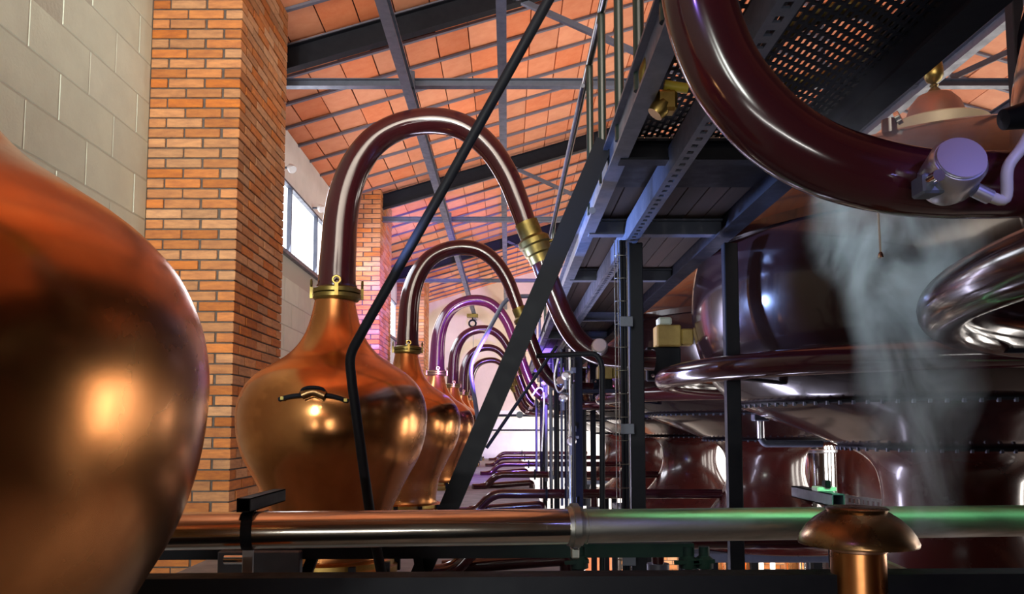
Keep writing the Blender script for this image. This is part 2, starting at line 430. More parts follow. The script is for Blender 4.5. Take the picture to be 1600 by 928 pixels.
# roof: battens, tiles
ce = empty('ceiling', (XRIDGE, 8, roofz(XRIDGE)), 'terracotta tile roof lining on thin steel battens', kind='structure')
sl = math.atan(MS); cs = math.cos(sl)
def roof_pt(x, y, dz=0): return Vector((x, y, roofz(x)+dz))
mb = MB()
for sgn in (1, -1):
    xa, xb = (XL-.3, XRIDGE) if sgn == 1 else (XRIDGE, XR+.3)
    a, b = roof_pt(xa, 0, .07), roof_pt(xb, 0, .07)
    mb.quadbox([(xa, YN, a.z), (xb, YN, b.z), (xb, YE, b.z), (xa, YE, a.z), (xa, YN, a.z+.05), (xb, YN, b.z+.05), (xb, YE, b.z+.05), (xa, YE, a.z+.05)])
mb.build('roof_deck', M['mortar'], ce)
BP, TW = .50, .30
tiles = []
j0 = int((3.0-YN)/BP)
for jy in range(0, int((YE-YN)/BP)+1):
    y = YN+jy*BP+.1
    if y > YE-.1: break
    offx = R.uniform(0, TW) if R.random() < .6 else 0
    for sgn in (1, -1):
        n = int((XRIDGE-XL)/(TW*cs))+1
        for k in range(n+1):
            u0 = XL-.1+k*TW*cs-offx*.0; u1 = min(u0+TW*cs, XRIDGE)
            if u1 <= u0+.02: continue
            if sgn == -1: u0, u1 = 2*XRIDGE-u1, 2*XRIDGE-u0
            q = [roof_pt(u0, y), roof_pt(u1, y), roof_pt(u1, y+BP), roof_pt(u0, y+BP)]
            tiles.append((area_px(q), u0, u1, y, sgn))
tiles.sort(key=lambda t: -t[0])
rest = MB(); n = 0
for ar, u0, u1, y, sgn in tiles:
    dz = R.uniform(0, .012); tl = R.uniform(-.006, .006)
    if ar > 0 and n < 300:
        L_ = round((u1-u0)/cs-.008, 2)
        me_key = ('tile', L_)
        o = piece('tile', MB().bevbox(-L_/2, L_/2, -BP/2+.006, BP/2-.006, 0, .03, .003), me_key, M['tile'], ce, ((u0+u1)/2, y+BP/2, roofz((u0+u1)/2)+dz))
        o.rotation_euler = (R.uniform(-.012, .012), -sl*sgn, R.uniform(-.006, .006)); n += 1
    else:
        a, b = roof_pt(u0+.004, 0, dz), roof_pt(u1-.004, 0, dz); e = y+BP-.006; y_ = y+.006
        rest.quadbox([(a.x, y_, a.z), (b.x, y_, b.z), (b.x, e, b.z+tl), (a.x, e, a.z+tl), (a.x, y_, a.z+.03), (b.x, y_, b.z+.03), (b.x, e, b.z+.03), (a.x, e, a.z+.03)])
rest.build('further_tiles', M['tile'], ce, kind='stuff')
for jy in range(0, int((YE-YN)/BP)+1):
    y = YN+jy*BP+.1
    if y < 3 or y > YE: continue
    mb = MB()
    mb.bar(roof_pt(XL-.05, y, -.012), roof_pt(XRIDGE, y, -.012), .035, .022)
    mb.bar(roof_pt(XRIDGE, y, -.012), roof_pt(XR, y, -.012), .035, .022)
    mb.build('batten', M['batten'], ce)

# trusses and purlins
def truss(y, label):
    t = empty('roof_truss', (XL, y, 2.85), label, 'roof truss', 'roof trusses spanning the hall')
    MB().ibeam((XL, y, 2.84), (XR, y, 2.84), .07, .065).build('tie_beam', M['steel'], t)
    for sg in (1, -1):
        xa, xb = (XL, XRIDGE) if sg == 1 else (XR, XRIDGE)
        MB().ibeam((xa, y, roofz(xa)-.13), (xb, y, roofz(xb)-.13), .09, .19).build('rafter', M['dark'], t)
    for xa, xb in ((.0, 1.55), (2*XRIDGE, XRIDGE*2-1.55)):
        MB().bar((xa, y, roofz(xa)-.12), (xb, y, 2.88), .04, .045).build('web_member', M['steel'], t)
    MB().bar((XRIDGE, y, 2.86), (XRIDGE, y, roofz(XRIDGE)-.12), .04, .05, (0, 1, 0)).build('king_post', M['steel'], t)
    for x in (-.83, 3.45, 4.4):
        MB().bevbox(x-.02, x+.07, y-.07, y-.035, 2.78, 2.92, .004).build('gusset_plate', M['steel'], t)
truss(6.4, 'roof truss nearest the camera with dark rafter and blue-grey tie beam')
truss(10.7, 'second roof truss, above the violet-lit brick pillar')
truss(15.2, 'third roof truss, close to the far wall')
for x, z, lab in ((-.80, 2.74, 'long blue-grey roof beam passing above the swan necks'), (-.045, 3.02, 'long blue-grey roof beam straight above the walkway edge'),
                  (3.38, 2.78, 'long blue-grey roof beam above the dark vats'), (4.35, 2.78, 'outermost long blue-grey roof beam at the upper right corner')):
    MB().ibeam((x, 2.0, z), (x, YE, z), .075, .10, .01).build('roof_beam', M['steel'], label=lab, cat='beam')
# dark timber shadow board beside the middle beam is only its shadow; hoist hook at the end of the first beam
hk = empty('hoist_hook', (-.82, 18.6, 2.68), 'small dark hoist hook hanging from the end of the roof beam', 'hook')
MB().box(-.95, -.69, 18.52, 18.68, 2.60, 2.68).build('trolley', M['oldbrass'], hk)
c = Vector((-.82, 18.6, 2.46))
MB().tube([c+Vector((.08*math.sin(a), 0, .08*math.cos(a))) for a in [i*2*math.pi/16 for i in range(16)]], .022, 8, closed=True).build('hook', M['dark'], hk, 60)
MB().bar((-.82, 18.6, 2.52), (-.82, 18.6, 2.62), .03, .03, (0, 1, 0)).build('shank', M['dark'], hk)
MB().tube([(-.80, 18.6, 2.39), (-.80, 18.6, 1.0)], .012, 6).build('chain', M['cable'], hk)

# small spotlights above the windows
for k, (px, py) in enumerate(((444, 262), (493, 325))):
    d_ = -2.22*F/(px-VX); p = at(px, py, d_*cp/(1)+0) ; Yw = d_/1.02
    p = at(px, py, Yw); p.x = -2.2
    s_ = empty('wall_spotlight', (XL, p.y, p.z), ['small white spotlight above the window, beside the first brick pillar', 'small white spotlight above the window, beside the nearest swan neck'][k], 'spotlight', 'spotlights above the window')
    MB().tube([(XL+.02, p.y, p.z), (XL+.10, p.y, p.z)], .012, 8).build('arm', M['steel'], s_, 50)
    MB().lathe([(.015, -.04), (.035, -.02), (.045, .03), (.04, .045)], (XL+.11, p.y, p.z), 16, axis=(.6, -.5, -.6)).build('lamp_head', M['white_tag'], s_, 50)

# ------------------------------------------------------------------ copper stills
SY, DY = 4.0, 2.87
SX = -.87
def P4(px, py): return at(px, py, SY)
def neck_pts(): return [P4(*p) for p in ((526, 452), (527, 425), (529, 390), (532, 345), (540, 300), (558, 255), (588, 218), (630, 196), (680, 189), (726, 200), (765, 232), (793, 275), (812, 322), (826, 362))]
BZ = -.72
def make_still():
    s = empty('copper_still', (SX, SY, BZ), 'x', 'still', 'row of copper stills with swan necks')
    prof = [(.285, -.66), (.262, -.60), (.27, -.52), (.288, -.42), (.325, -.335), (.375, -.235), (.425, -.145), (.455, -.05), (.466, .05), (.460, .12), (.443, .175), (.415, .225), (.365, .275), (.30, .318), (.235, .36), (.185, .41), (.150, .465), (.125, .53), (.108, .60), (.098, .655)]
    pv = catmull([Vector((a, b, 0)) for a, b in prof], 4)
    MB().lathe([(p.x, p.y) for p in pv], (SX, SY, 0), 72).build('bulb', M['copper'], s, 60)
    br = MB().lathe([(.27, -.72), (.32, -.72), (.325, -.70), (.325, -.665), (.31, -.655), (.31, -.63), (.29, -.62), (.265, -.62)], (SX, SY, 0), 48).build('base_ring', M['brass'], s, 30)
    for k in range(10):
        a = k*math.pi/5+.2
        MB().cbox((SX+.325*math.cos(a), SY+.325*math.sin(a), -.665), .03, .03, .07).build('clamp', M['dark'], br)
    # collar with toggle clamps
    zc = .655; dx = .008
    co = MB().lathe([(.095, zc-.015), (.108, zc-.012), (.118, zc), (.118, zc+.018), (.106, zc+.022), (.118, zc+.026), (.118, zc+.045), (.104, zc+.052), (.095, zc+.06)], (SX+dx, SY, 0), 40).build('collar', M['oldbrass'], s, 30)
    for a in (0.25, 2.0, 3.3, 4.9):
        c = Vector((SX+dx+.12*math.cos(a), SY+.12*math.sin(a), zc+.03)); e = Vector((math.cos(a), math.sin(a), 0))
        mb = MB().bar(c-Vector((0, 0, .032))+e*.006, c+Vector((0, 0, .03))+e*.006, .018, .014, e)
        t_ = Vector((-e.y, e.x, 0))
        mb.tube([c+e*.006+Vector((0, 0, .045))+(t_*math.sin(b)+Vector((0, 0, 1))*math.cos(b))*.018 for b in [i*math.pi/6 for i in range(12)]], .006, 6, closed=True)
        mb.build('clamp', M['brass'] if a == 4.9 else M['oldbrass'], co)
    # carrying bracket riveted on the shoulder
    def on_bulb(px, py, out):
        best = None; ds = at(px, py, 1.0)
        t = 2.5
        while t < 5:
            q = ds*t; rr = math.hypot(q.x-SX, q.y-SY)
            rz = 0
            for i in range(len(pv)-1):
                if pv[i].y <= q.z <= pv[i+1].y: rz = pv[i].x+(pv[i+1].x-pv[i].x)*(q.z-pv[i].y)/(pv[i+1].y-pv[i].y+1e-9)
            if rr < rz+out: return q
            t += .004
        return ds*3.6
    hb = MB().tube(catmull([on_bulb(*p) for p in ((436, 624, .006), (455, 619, .008), (478, 617, .008), (500, 617, .01), (520, 619, .008), (545, 627, .006))], 5), .010, 8)
    h = hb.build('shoulder_bracket', M['dark'], s, 50)
    MB().tube(catmull([on_bulb(*p) for p in ((469, 618, .01), (474, 608, .03), (488, 605, .045), (504, 608, .03), (509, 619, .01))], 5), .008, 8).build('grip', M['dark'], h, 50)
    MB().tube(catmull([on_bulb(*p) for p in ((472, 618, .016), (490, 612, .02), (508, 619, .016))], 4), .022, 10).build('hatch_hood', M['hoodc'], h, 50)
    for p in ((441, 622, .012), (540, 625, .012)):
        MB().cbox(on_bulb(*p), .014, .014, .014).build('rivet', M['oldbrass'], h)
    # swan neck
    n = neck_pts(); n = [Vector((SX+dx, SY, zc+.045))]+n[1:]
    nk = MB().tube(catmull(n, 6), [.097, .093, .090, .087, .084, .079, .074, .070, .067, .066, .064, .061, .058, .055, .052], 28).build('swan_neck', M['maroon'], s, 60)
    MB().tube([n[0]+Vector((0, 0, .0)), n[0]+Vector((0, 0, .02))], .101, 28).build('weld_ring', M['maroon'], nk, 40)
    a, b = P4(822, 348), P4(847, 410); d = (b-a); L_ = d.length
    un = MB().lathe([(.05, 0), (.06, .0), (.06, L_*.36), (.068, L_*.38), (.082, L_*.44), (.082, L_*.56), (.074, L_*.60), (.070, L_*.78), (.062, L_*.82), (.060, L_), (.05, L_)], a, 28, axis=d).build('brass_union', M['oldbrass'], s, 30)
    MB().tube([a+d*.5+Vector((.07, 0, .005)), a+d*.5+Vector((.16, 0, .03))], .009, 8).build('union_handle', M['oldbrass'], un, 50)
    lo = [P4(*p) for p in ((845, 404), (854, 430), (866, 462), (884, 503), (905, 534), (934, 553), (975, 560), (1022, 563))]
    MB().tube(catmull(lo, 6), [.056, .055, .055, .055, .054, .053, .052, .052], 24).build('lower_pipe', M['maroon'], s, 60)
    g = P4(935, 548)+Vector((0, -.06, .01))
    gv = MB().lathe([(.02, -.03), (.034, -.03), (.040, -.01), (.040, .025), (.034, .03)], g, 24, axis=(-.15, -1, .35)).build('level_switch', M['silver'], s, 40)
    MB().tube([g, g+Vector((-.05, .0, -.03))], .011, 8).build('cable_gland', M['silver'], gv, 50)
    return s
still = make_still()
labs = ['second copper still in the row, its tall bulb just behind the nearest brick-side one', 'third copper still, its violet-lit swan neck rising beside the diagonal beam',
        'fourth copper still, under the darker violet neck', 'fifth copper still, second from the far wall', 'sixth copper still, smallest and closest to the far wall']
still['label'] = 'large copper still in front of the brick pillar, black handrail crossing it'
stills = [still]
for k in range(1, 6):
    stills.append(copy_tree(still, (0, DY*k, 0), labs[k-1]))
# nearest still, cut by the left edge: its bulb fills the foreground and its neck sweeps across the upper right
s0 = copy_tree(still, (0, 1.0-SY, 0), 'nearest copper still, huge bulb at the left edge and maroon pipe across the top right', drop=('swan_neck', 'brass_union', 'lower_pipe', 'level_switch', 'shoulder_bracket'))
P0 = lambda px, py, Y=1.13: at(px, py, Y)
n = [Vector(p)+Vector((0, 1.0-SY, 0)) for p in neck_pts()]; n[0] = Vector((SX+.008, 1.0, .70))
n = n[:12]+[Vector((.16, 1.06, 1.10))]
MB().tube(catmull(n, 6), [.097, .093, .090, .087, .084, .079, .074, .070, .067, .066, .064, .061, .058], 28).build('swan_neck', M['maroon'], s0, 60)
MB().tube([Vector((.145, 1.05, 1.14)), Vector((.205, 1.09, .93))], .07, 28).build('brass_union', M['oldbrass'], s0, 40)
lo = [Vector((.20, 1.09, .95)), P0(1068, -130), P0(1084, -50), P0(1102, 40), P0(1138, 122), P0(1200, 195), P0(1270, 242), P0(1350, 270), P0(1440, 286), P0(1540, 289), P0(1660, 286), P0(1850, 280)]
MB().tube(catmull(lo, 8), [.054, .053, .053, .053, .053, .053, .052, .051, .049, .048, .048, .048], 40).build('lower_pipe', M['maroon'], s0, 60)
g = P0(1492, 262, 1.04)
gv = empty('level_switch', tuple(g), 'round silver-blue switch housing clamped on the thick maroon pipe at upper right', 'gauge')
MB().lathe([(.018, -.05), (.030, -.045), (.037, -.03), (.037, .012), (.033, .018), (.0, .018)], g, 32, axis=(-.1, -1, .32)).build('housing', M['silver'], gv, 40)
MB().lathe([(.031, .0), (.031, .004), (.0, .004)], g+Vector((-.0018, -.018, .0058)), 32, axis=(-.1, -1, .32)).build('cover', M['silver'], gv, 40)
MB().bevbox(g.x-.045, g.x-.015, g.y-.005, g.y+.03, g.z-.035, g.z-.008, .003).build('bracket', M['steel'], gv)
MB().lathe([(.0, 0), (.008, 0), (.008, .02), (.0, .02)], g+Vector((-.035, -.005, -.018)), 12, axis=(0, -1, 0)).build('bolt', M['chrome'], gv, 40)
MB().tube([g+Vector((.025, .0, -.03)), g+Vector((.045, .0, -.04))], .010, 12).build('cable_gland', M['silver'], gv, 50)
tube([g+Vector((.04, 0, -.038)), g+Vector((.065, .0, -.042)), P0(1575, 262, 1.03), P0(1600, 225, 1.03), P0(1640, 150, 1.05)], .0075, 6, 10).build('grey_cable', M['cable'], None, 60, 'thick grey cable running from the silver switch housing out of the picture', 'cable')

# ------------------------------------------------------------------ masonry bench and low elbow pipes
bn = MB().bevbox(XL+.60, .33, 2.75, YE-.1, -3.5, -.72, .01).build('masonry_bench', M['concrete'], label='long grey concrete bench the copper stills stand on', cat='bench')
for k in range(0, 6):
    Y = SY+DY*k
    lab = ['lowest maroon elbow pipes, seen beneath the long foreground steel pipe', 'low maroon elbow pipes nearest above the steel pipe, between the posts', 'second pair of low maroon elbow pipes above the steel pipe',
           'third pair of low maroon elbow pipes', 'fourth pair of low maroon elbow pipes', 'last low maroon elbow pipes before the far white wall'][k]
    e = empty('elbow_pipes', (0, Y, -.72), lab, 'pipe', 'low maroon pipes between the stills and the vats')
    y = Y
    MB().tube(bend([(-.42, y-.05, -.70), (-.27, y, -.70), (-.13, y, -.55), (1.82, y, -.55)], .14, 8), .040, 20).build('upper_pipe', M['maroon'], e, 60)
    MB().tube(bend([(-.33, y+.12, -.70), (.30, y+.12, -.655), (.30, y+.12, -.73)], .06), .036, 16).build('lower_pipe', M['maroon'], e, 60)
    MB().tube([(.74, y, -.55), (.74, y, -.68)], .03, 14).build('branch', M['maroon'], e, 60)
    MB().lathe([(.04, -.69), (.055, -.69), (.055, -.66), (.04, -.66)], (.74, y, 0), 20).build('flange', M['steel'], e, 30)
    MB().lathe([(.05, 0), (.062, 0), (.062, .02), (.05, .02)], (.32, y, -.55), 20, axis=(1, 0, 0)).build('flange', M['dark'], e, 30)

# ------------------------------------------------------------------ dark vats
VXc = 2.2
def make_vat():
    v = empty('dark_vat', (VXc, SY, -.95), 'x', 'vat', 'row of dark mushroom shaped vats')
    up = [(1.02, .12), (1.12, .22), (1.19, .35), (1.23, .50), (1.24, .64), (1.225, .79), (1.18, .94), (1.10, 1.08), (.97, 1.20), (.80, 1.30), (.58, 1.36), (.38, 1.385), (.24, 1.395)]
    pv = catmull([Vector((a, b, 0)) for a, b in up], 3)
    body = MB().lathe([(p.x, p.y) for p in pv], (VXc, SY, 0), 96).build('tank', M['vat'], v, 60)
    MB().lathe([(1.20, .885), (1.215, .88), (1.205, .925), (1.185, .93)], (VXc, SY, 0), 96).build('shell_band', M['vat'], body, 60)
    cone = [(.50, -.09), (.60, -.045), (.71, 0), (.85, .05), (1.0, .11), (1.02, .125)]
    MB().lathe(cone, (VXc, SY, 0), 96).build('cone_bottom', M['vat'], v, 60)
    foot = [(.80, -.95), (.80, -.93), (.66, -.86), (.52, -.74), (.42, -.62), (.35, -.50), (.32, -.40), (.318, -.32), (.335, -.22), (.375, -.155), (.44, -.11), (.51, -.088)]
    fv = catmull([Vector((a, b, 0)) for a, b in foot], 3)
    MB().lathe([(p.x, p.y) for p in fv], (VXc, SY, 0), 72).build('waisted_foot', M['vatfoot'], v, 50)
    for nm, (r, z) in (('seam', (1.022, .118)), ('seam', (.512, -.090))):
        sm = MB().tube([(VXc+r*math.cos(a), SY+r*math.sin(a), z) for a in [i*2*math.pi/80 for i in range(80)]], .009, 6, closed=True).build(nm, M['dark'], v, 60)
        rv = MB(); nr = int(r*110)
        for i in range(nr):
            a = 2*math.pi*i/nr; rv.cbox((VXc+(r+.006)*math.cos(a), SY+(r+.006)*math.sin(a), z-.008), .012, .012, .016)
        rv.build('rivets', M['steel'], sm, kind='stuff')
    rg = MB().tube([(VXc+1.385*math.cos(a), SY+1.385*math.sin(a), .26) for a in [i*2*math.pi/96 for i in range(96)]], .054, 20, closed=True).build('ring_pipe', M['maroon'], v, 60)
    for a in (2.2, 3.6, 4.9, .6):
        p, q = Vector((VXc+1.40*math.cos(a), SY+1.40*math.sin(a), .22)), Vector((VXc+1.10*math.cos(a), SY+1.10*math.sin(a), .20))
        MB().bar(p, q, .04, .012).build('ring_bracket', M['dark'], rg)
    # lid, bell and finial
    MB().lathe([(.20, 1.38), (.215, 1.40), (.22, 1.44), (.2, 1.46)], (VXc, SY, 0), 64).build('lid', M['beige'], v, 40)
    MB().lathe([(.16, 1.45), (.235, 1.478), (.252, 1.485), (.252, 1.54), (.245, 1.548), (.16, 1.556)], (VXc, SY, 0), 64).build('bell_brim', M['beige'], v, 40)
    MB().lathe([(.150, 1.545), (.142, 1.58), (.134, 1.62), (.118, 1.665), (.085, 1.705), (.042, 1.725), (.02, 1.73)], (VXc, SY, 0), 48).build('bell', M['bell'], v, 50)
    MB().lathe([(.035, 1.725), (.028, 1.74), (.015, 1.755), (.022, 1.765), (.012, 1.775), (.035, 1.79), (.046, 1.815), (.047, 1.845), (.045, 1.85), (.046, 1.855), (.04, 1.89), (.022, 1.915), (0, 1.925)], (VXc, SY, 0), 32).build('finial', M['oldbrass'], v, 45)
    # pad the vat stands on
    MB().bevbox(VXc-.85, VXc+.85, SY-.66, SY+.70, -1.02, -.95, .008).build('base_plate', M['steel'], v)
    for a in (-.6, .6):
        for b in (-.5, .5): MB().box(VXc+a-.04, VXc+a+.04, SY+b-.04, SY+b+.04, ZF, -1.02).build('leg', M['dark'], v)
    return v
vat = make_vat()
vat['label'] = 'large dark vat behind the steam, copper bell and finial on its lid'
vats = [vat]
for k, lab in ((1, 'second dark vat, its violet-lit shoulder seen between the two walkway posts'), (2, 'third dark vat, its maroon waisted foot right of the thick post'),
               (3, 'fourth dark vat, mostly hidden behind the posts'), (4, 'fifth dark vat, its red foot showing between the thin posts'), (-1, 'nearest dark vat, its curved ring pipe entering at the right edge')):
    vats.append(copy_tree(vat, (0, DY*k, 0), lab))

# actuators on the vats' valves
for k in range(-0, 4):
    Y = 4.42+DY*k; q = 1.22
    lab = ['ochre valve actuator with pale cap, left of the large vat by the thick post', 'ochre valve actuator hanging under the swan neck pipe end', 'small ochre valve actuator of the third vat', 'smallest ochre valve actuator, far down the row'][k]
    a = empty('valve_actuator', (.745*q, Y, .38*q), lab, 'valve', 'ochre valve actuators')
    MB().bevbox(.672*q, .782*q, Y-.06, Y+.06, .370*q, .468*q, .008).build('housing', M['tan'], a)
    MB().bevbox(.785*q, .84*q, Y-.045, Y+.045, .378*q, .452*q, .008).build('gearbox', M['tan'], a)
    MB().bevbox(.682*q, .745*q, Y-.04, Y+.04, .468*q, .505*q, .01).build('cap', M['plastic'], a)
    MB().bevbox(.63*q, .785*q, Y-.02, Y+.02, .215*q, .370*q, .006).build('mounting_plate', M['dark'], a)
    for bx, bz in ((.655, .352), (.655, .24), (.762, .24)):
        MB().lathe([(.0, 0), (.010, 0), (.010, .012), (.0, .012)], (bx*q, Y-.02, bz*q), 12, axis=(0, -1, 0)).build('bolt', M['chrome'], a, 40)

# ------------------------------------------------------------------ walkway
ZP = .87
XA, XB, XM = .36, .955, .545
YA, YB = 1.0, 14.0
wk = empty('walkway', (XM, 3.35, ZF), 'overhead steel walkway with perforated near end, boarded beyond', 'walkway')
MB().ibeam((XA, YA, ZP+.05), (XA, YB, ZP+.05), .05, .12, .01).build('left_stringer', M['steel'], wk)
MB().ibeam((XB, YA, ZP+.04), (XB, YB, ZP+.04), .08, .14, .01).build('right_stringer', M['dark'], wk)
mb = MB().box(XM-.030, XM-.022, YA, YB, ZP-.05, ZP+.03); mb.build('middle_stringer', M['steel'], wk)
mb = MB(); mb.box(XM-.030, XM-.014, YA, YB, ZP-.056, ZP-.050); mb.box(XM+.004, XM+.022, YA, YB, ZP-.056, ZP-.050)
y = YA
while y < YB: mb.box(XM-.014, XM+.004, y, y+.030, ZP-.056, ZP-.050); y += .055
mb.box(XM+.018, XM+.022, YA, YB, ZP-.05, ZP-.02)
mb.build('perforated_flange', M['steel'], wk, kind='stuff')
for y in (2.52, 3.50, 4.6, 6.33, 7.6, 9.20, 10.5, 12.07, 13.4):
    MB().ibeam((XA, y, ZP+.02), (XB, y, ZP+.02), .06, .07, .008).build('cross_beam', M['dark'] if y < 3 else M['steel'], wk)
MB().box(XA, XB, 2.52, 3.0, ZP+.052, ZP+.06).build('kick_plate', M['dark'], wk)
nx = 7; wd = (XB-XA-.02)/nx
for k in range(nx):
    MB().box(XA+.01+k*wd+.003, XA+.01+(k+1)*wd-.003, 2.56, YB, ZP+.06, ZP+.09+.003*(k % 2)).build('deck_board', M['deck'], wk)
# perforated plate at the near end: staggered slots, real openings
mb = MB(); pitch = .028
y = YA; i = 0
x = XA; i = 0
while x < XB-.02:
    mb.box(x, x+.009, YA, 2.50, ZP+.062, ZP+.067)
    y = YA+(i*.014) % .042
    while y < 2.49:
        mb.box(x+.008, x+.020, y, y+.013, ZP+.0625, ZP+.0665); y += .042
    x += .019; i += 1
mb.build('perforated_plate', M['dark'], wk, kind='stuff')
for k, y in enumerate((3.50, 6.37, 9.24, 12.11)):
    for x, ww in ((XM+.02, .062), (XB+.03, .062)):
        MB().bevbox(x-ww/2, x+ww/2, y-.025, y+.025, ZF, ZP-.05, .004).build('post', M['dark'], wk)
    if k: MB().bar((XM, y, .30), (XB, y, .30), .03, .03).build('post_tie', M['dark'], wk)
# big ring standing on the perforated plate
c = Vector((.80, 1.98, ZP+.10))
MB().tube([c+Vector((.135*math.cos(a), .20*math.sin(a), 0)) for a in [i*2*math.pi/48 for i in range(48)]], .022, 10, closed=True).build('flange_ring', M['oldbrass'], None, 60, 'round metal ring lying on the perforated walkway plate', 'ring')
c = Vector((.80, 1.98, ZP+.082))

# walkway guard rail (left side)
gr = empty('guard_rail', (XA, 2.5, ZP+.1), 'tubular guard rail standing along the left edge of the walkway', 'railing')
for y in (1.75, 2.12, 2.50, 2.96, 3.40):
    MB().tube([(XA+.0, y, ZP+.05), (XA+.0, y, 1.60)], .0155, 12).build('rail_post', M['greensteel'], gr, 60)
MB().tube(bend([(XA, 1.0, 1.60), (XA, 6.2, 1.60), (XA, 6.2, ZP+.1)], .08), .016, 12).build('hand_rail', M['greensteel'], gr, 60)
MB().tube(bend([(XA-.03, 3.40, 1.50), (XA-.03, 6.1, 1.50), (XA-.03, 6.1, 1.30)], .05), .010, 10).build('lower_rail', M['steel'], gr, 60)
g2 = empty('guard_rail', (XA, 6.4, ZP+.1), 'second guard rail further along the walkway, behind the nearest brass union', 'railing')
for y in (6.5, 7.6, 8.9, 10.2): MB().tube([(XA, y, ZP+.05), (XA, y, 1.45)], .014, 10).build('rail_post', M['greensteel'], g2, 60)
MB().tube([(XA, 6.4, 1.45), (XA, 10.3, 1.45)], .014, 10).build('hand_rail', M['greensteel'], g2, 60)

# diagonal brace and the bent handrail of the stair
a, b = at(943, 222, 2.75), at(618, 985, 2.75)
br = empty('stair_stringer', tuple(b), 'wide black diagonal stair stringer rising to the walkway edge', 'stringer')
d = (a-b).normalized()
MB().bar(b, a, .058, .045, (0, 1, 0)).build('web', M['dark'], br)
MB().bar(b+Vector((.034, 0, -.0)), a+Vector((.034, 0, 0)), .010, .07, (0, 1, 0)).build('flange', M['dark'], br)
for px, py in ((812, 648), (925, 330), (727, 822)):
    MB().lathe([(0, 0), (.012, 0), (.012, .01), (0, .01)], at(px, py, 2.722), 12, axis=(0, -1, 0)).build('bolt', M['steel'], br, 40)
h = [at(878, -45, 2.35), at(857, 0, 2.38), at(700, 282, 2.55), at(565, 520, 2.66), at(548, 556, 2.68), at(550, 600, 2.68), at(578, 800, 2.62), at(598, 905, 2.58), at(612, 985, 2.55)]
hp = catmull([h[0], h[1], h[2]], 4)+catmull([h[2]*.02+h[3]*.98, h[4], h[5]], 6)+catmull([h[5]*.9+h[6]*.1, h[6], h[7], h[8]], 3)
MB().tube(hp, .0165, 20).build('bent_handrail', M['dark'], None, 60, 'bent black tube handrail crossing in front of the copper still', 'handrail')
MB().tube(bend([at(905, 462, 8.0), at(792, 463, 8.0), at(733, 572, 8.0), at(747, 655, 8.0), at(750, 720, 8.0)], .12), .022, 12).build('bent_handrail', M['steel'], None, 60, 'distant bent handrail in front of the violet swan necks', 'handrail')
MB().tube([at(870, 540, 6.5), at(760, 700, 6.5)], .014, 8).build('brace_rod', M['dark'], None, 60, 'thin black rod sloping down against the far white wall', 'rod')
for py, lab in ((649, 'upper thin black rail across the far wall'), (672, 'lower thin black rail across the far wall')):
    MB().tube([at(700, py, 18.6), at(960, py, 18.6)], .028 if py == 649 else .018, 8).build('wall_rail', M['dark'], None, 60, lab, 'rail')

# bent tube frame beside the thick post
MB().tube(bend([at(838, 556, 3.02), at(932, 552, 3.02), at(941, 570, 3.02), at(941, 960, 3.02)], .03), .0105, 12).build('tube_frame', M['dark'], None, 60, 'thin black tube frame bending down left of the thick post', 'frame')

# cable ladders of bent wire on each post, conduits
for k in range(0, 4):
    Y = 3.46+DY*k
    lab = ['wire cable tray running down the thick walkway post', 'wire cable tray on the second portal post', 'wire cable tray on the third portal post', 'wire cable tray on the farthest portal post'][k]
    t = empty('cable_tray', (XM-.05, Y, -.9), lab, 'cable tray', 'wire cable trays on the walkway posts')
    x0, x1 = XM-.080, XM-.026
    for x in (x0, x0+.014, x1):
        MB().tube([(x, Y-.03, -.9), (x, Y-.03, ZP-.05)], .0022, 6).build('wire', M['dullsteel'], t)
    z = -.85
    while z < .80:
        MB().tube(bend([(x0, Y-.03, z), (x0+.01, Y-.042, z), (x1-.01, Y-.042, z), (x1, Y-.03, z)], .006, 2), .0022, 5).build('rung', M['dullsteel'], t); z += .10
    for z in (.46, .0, -.55):
        MB().bevbox(x0+.016, x1+.02, Y-.052, Y-.046, z-.022, z+.022, .002).build('clip_plate', M['steel'], t)
    MB().tube([(x0+.03, Y-.022, -.9), (x0+.03, Y-.022, ZP-.05)], .009, 8).build('cable', M['dark'], t)
    MB().tube([(x0+.044, Y-.022, -.9), (x0+.044, Y-.022, ZP-.05)], .007, 8).build('cable', M['dark'], t)
def conduit(px, Y, y0, y1, r, m, lab, hook=False):
    a, b = at(px, y0, Y), at(px, y1, Y)
    b.x = a.x
    pts = [a, b]
    if hook: pts = bend([a+Vector((-.12, 0, -.06)), a+Vector((-.10, 0, .02)), a+Vector((-.02, 0, .03)), Vector((a.x, a.y, a.z-.06)), b], .05)
    MB().tube(pts, r, 10).build('conduit', M[m], None, 60, lab, 'conduit', 'thin vertical conduits between the walkway posts')
ords = ['leftmost', 'second', 'third', 'fourth', 'fifth', 'sixth', 'seventh', 'eighth', 'ninth', 'tenth', 'eleventh', 'rightmost']
cl = '%s of the twelve thin vertical conduits between the walkway posts'
for (px, Y, y0, y1, r, m) in ((838, 12.5, 600, 740, .02, 'steel'), (846, 11, 590, 745, .022, 'dark'), (853, 10, 560, 752, .02, 'steel'), (860, 8.3, 575, 770, .016, 'steel'),
                              (868, 8, 560, 775, .02, 'dark'), (877, 7, 545, 790, .012, 'steel'), (884, 6.6, 560, 795, .016, 'dark'), (890, 5.6, 545, 800, .009, 'dullsteel'),
                              (896, 5.4, 600, 800, .012, 'dark'), (912, 9.0, 640, 790, .03, 'dark'), (865, 9.6, 470, 600, .016, 'steel'), (905, 7.5, 640, 700, .02, 'steel')):
    rk = sorted((838, 846, 853, 860, 868, 877, 884, 890, 896, 912, 865, 905)).index(px)
    conduit(px, Y, y0, y1, r, m, cl % ords[rk])
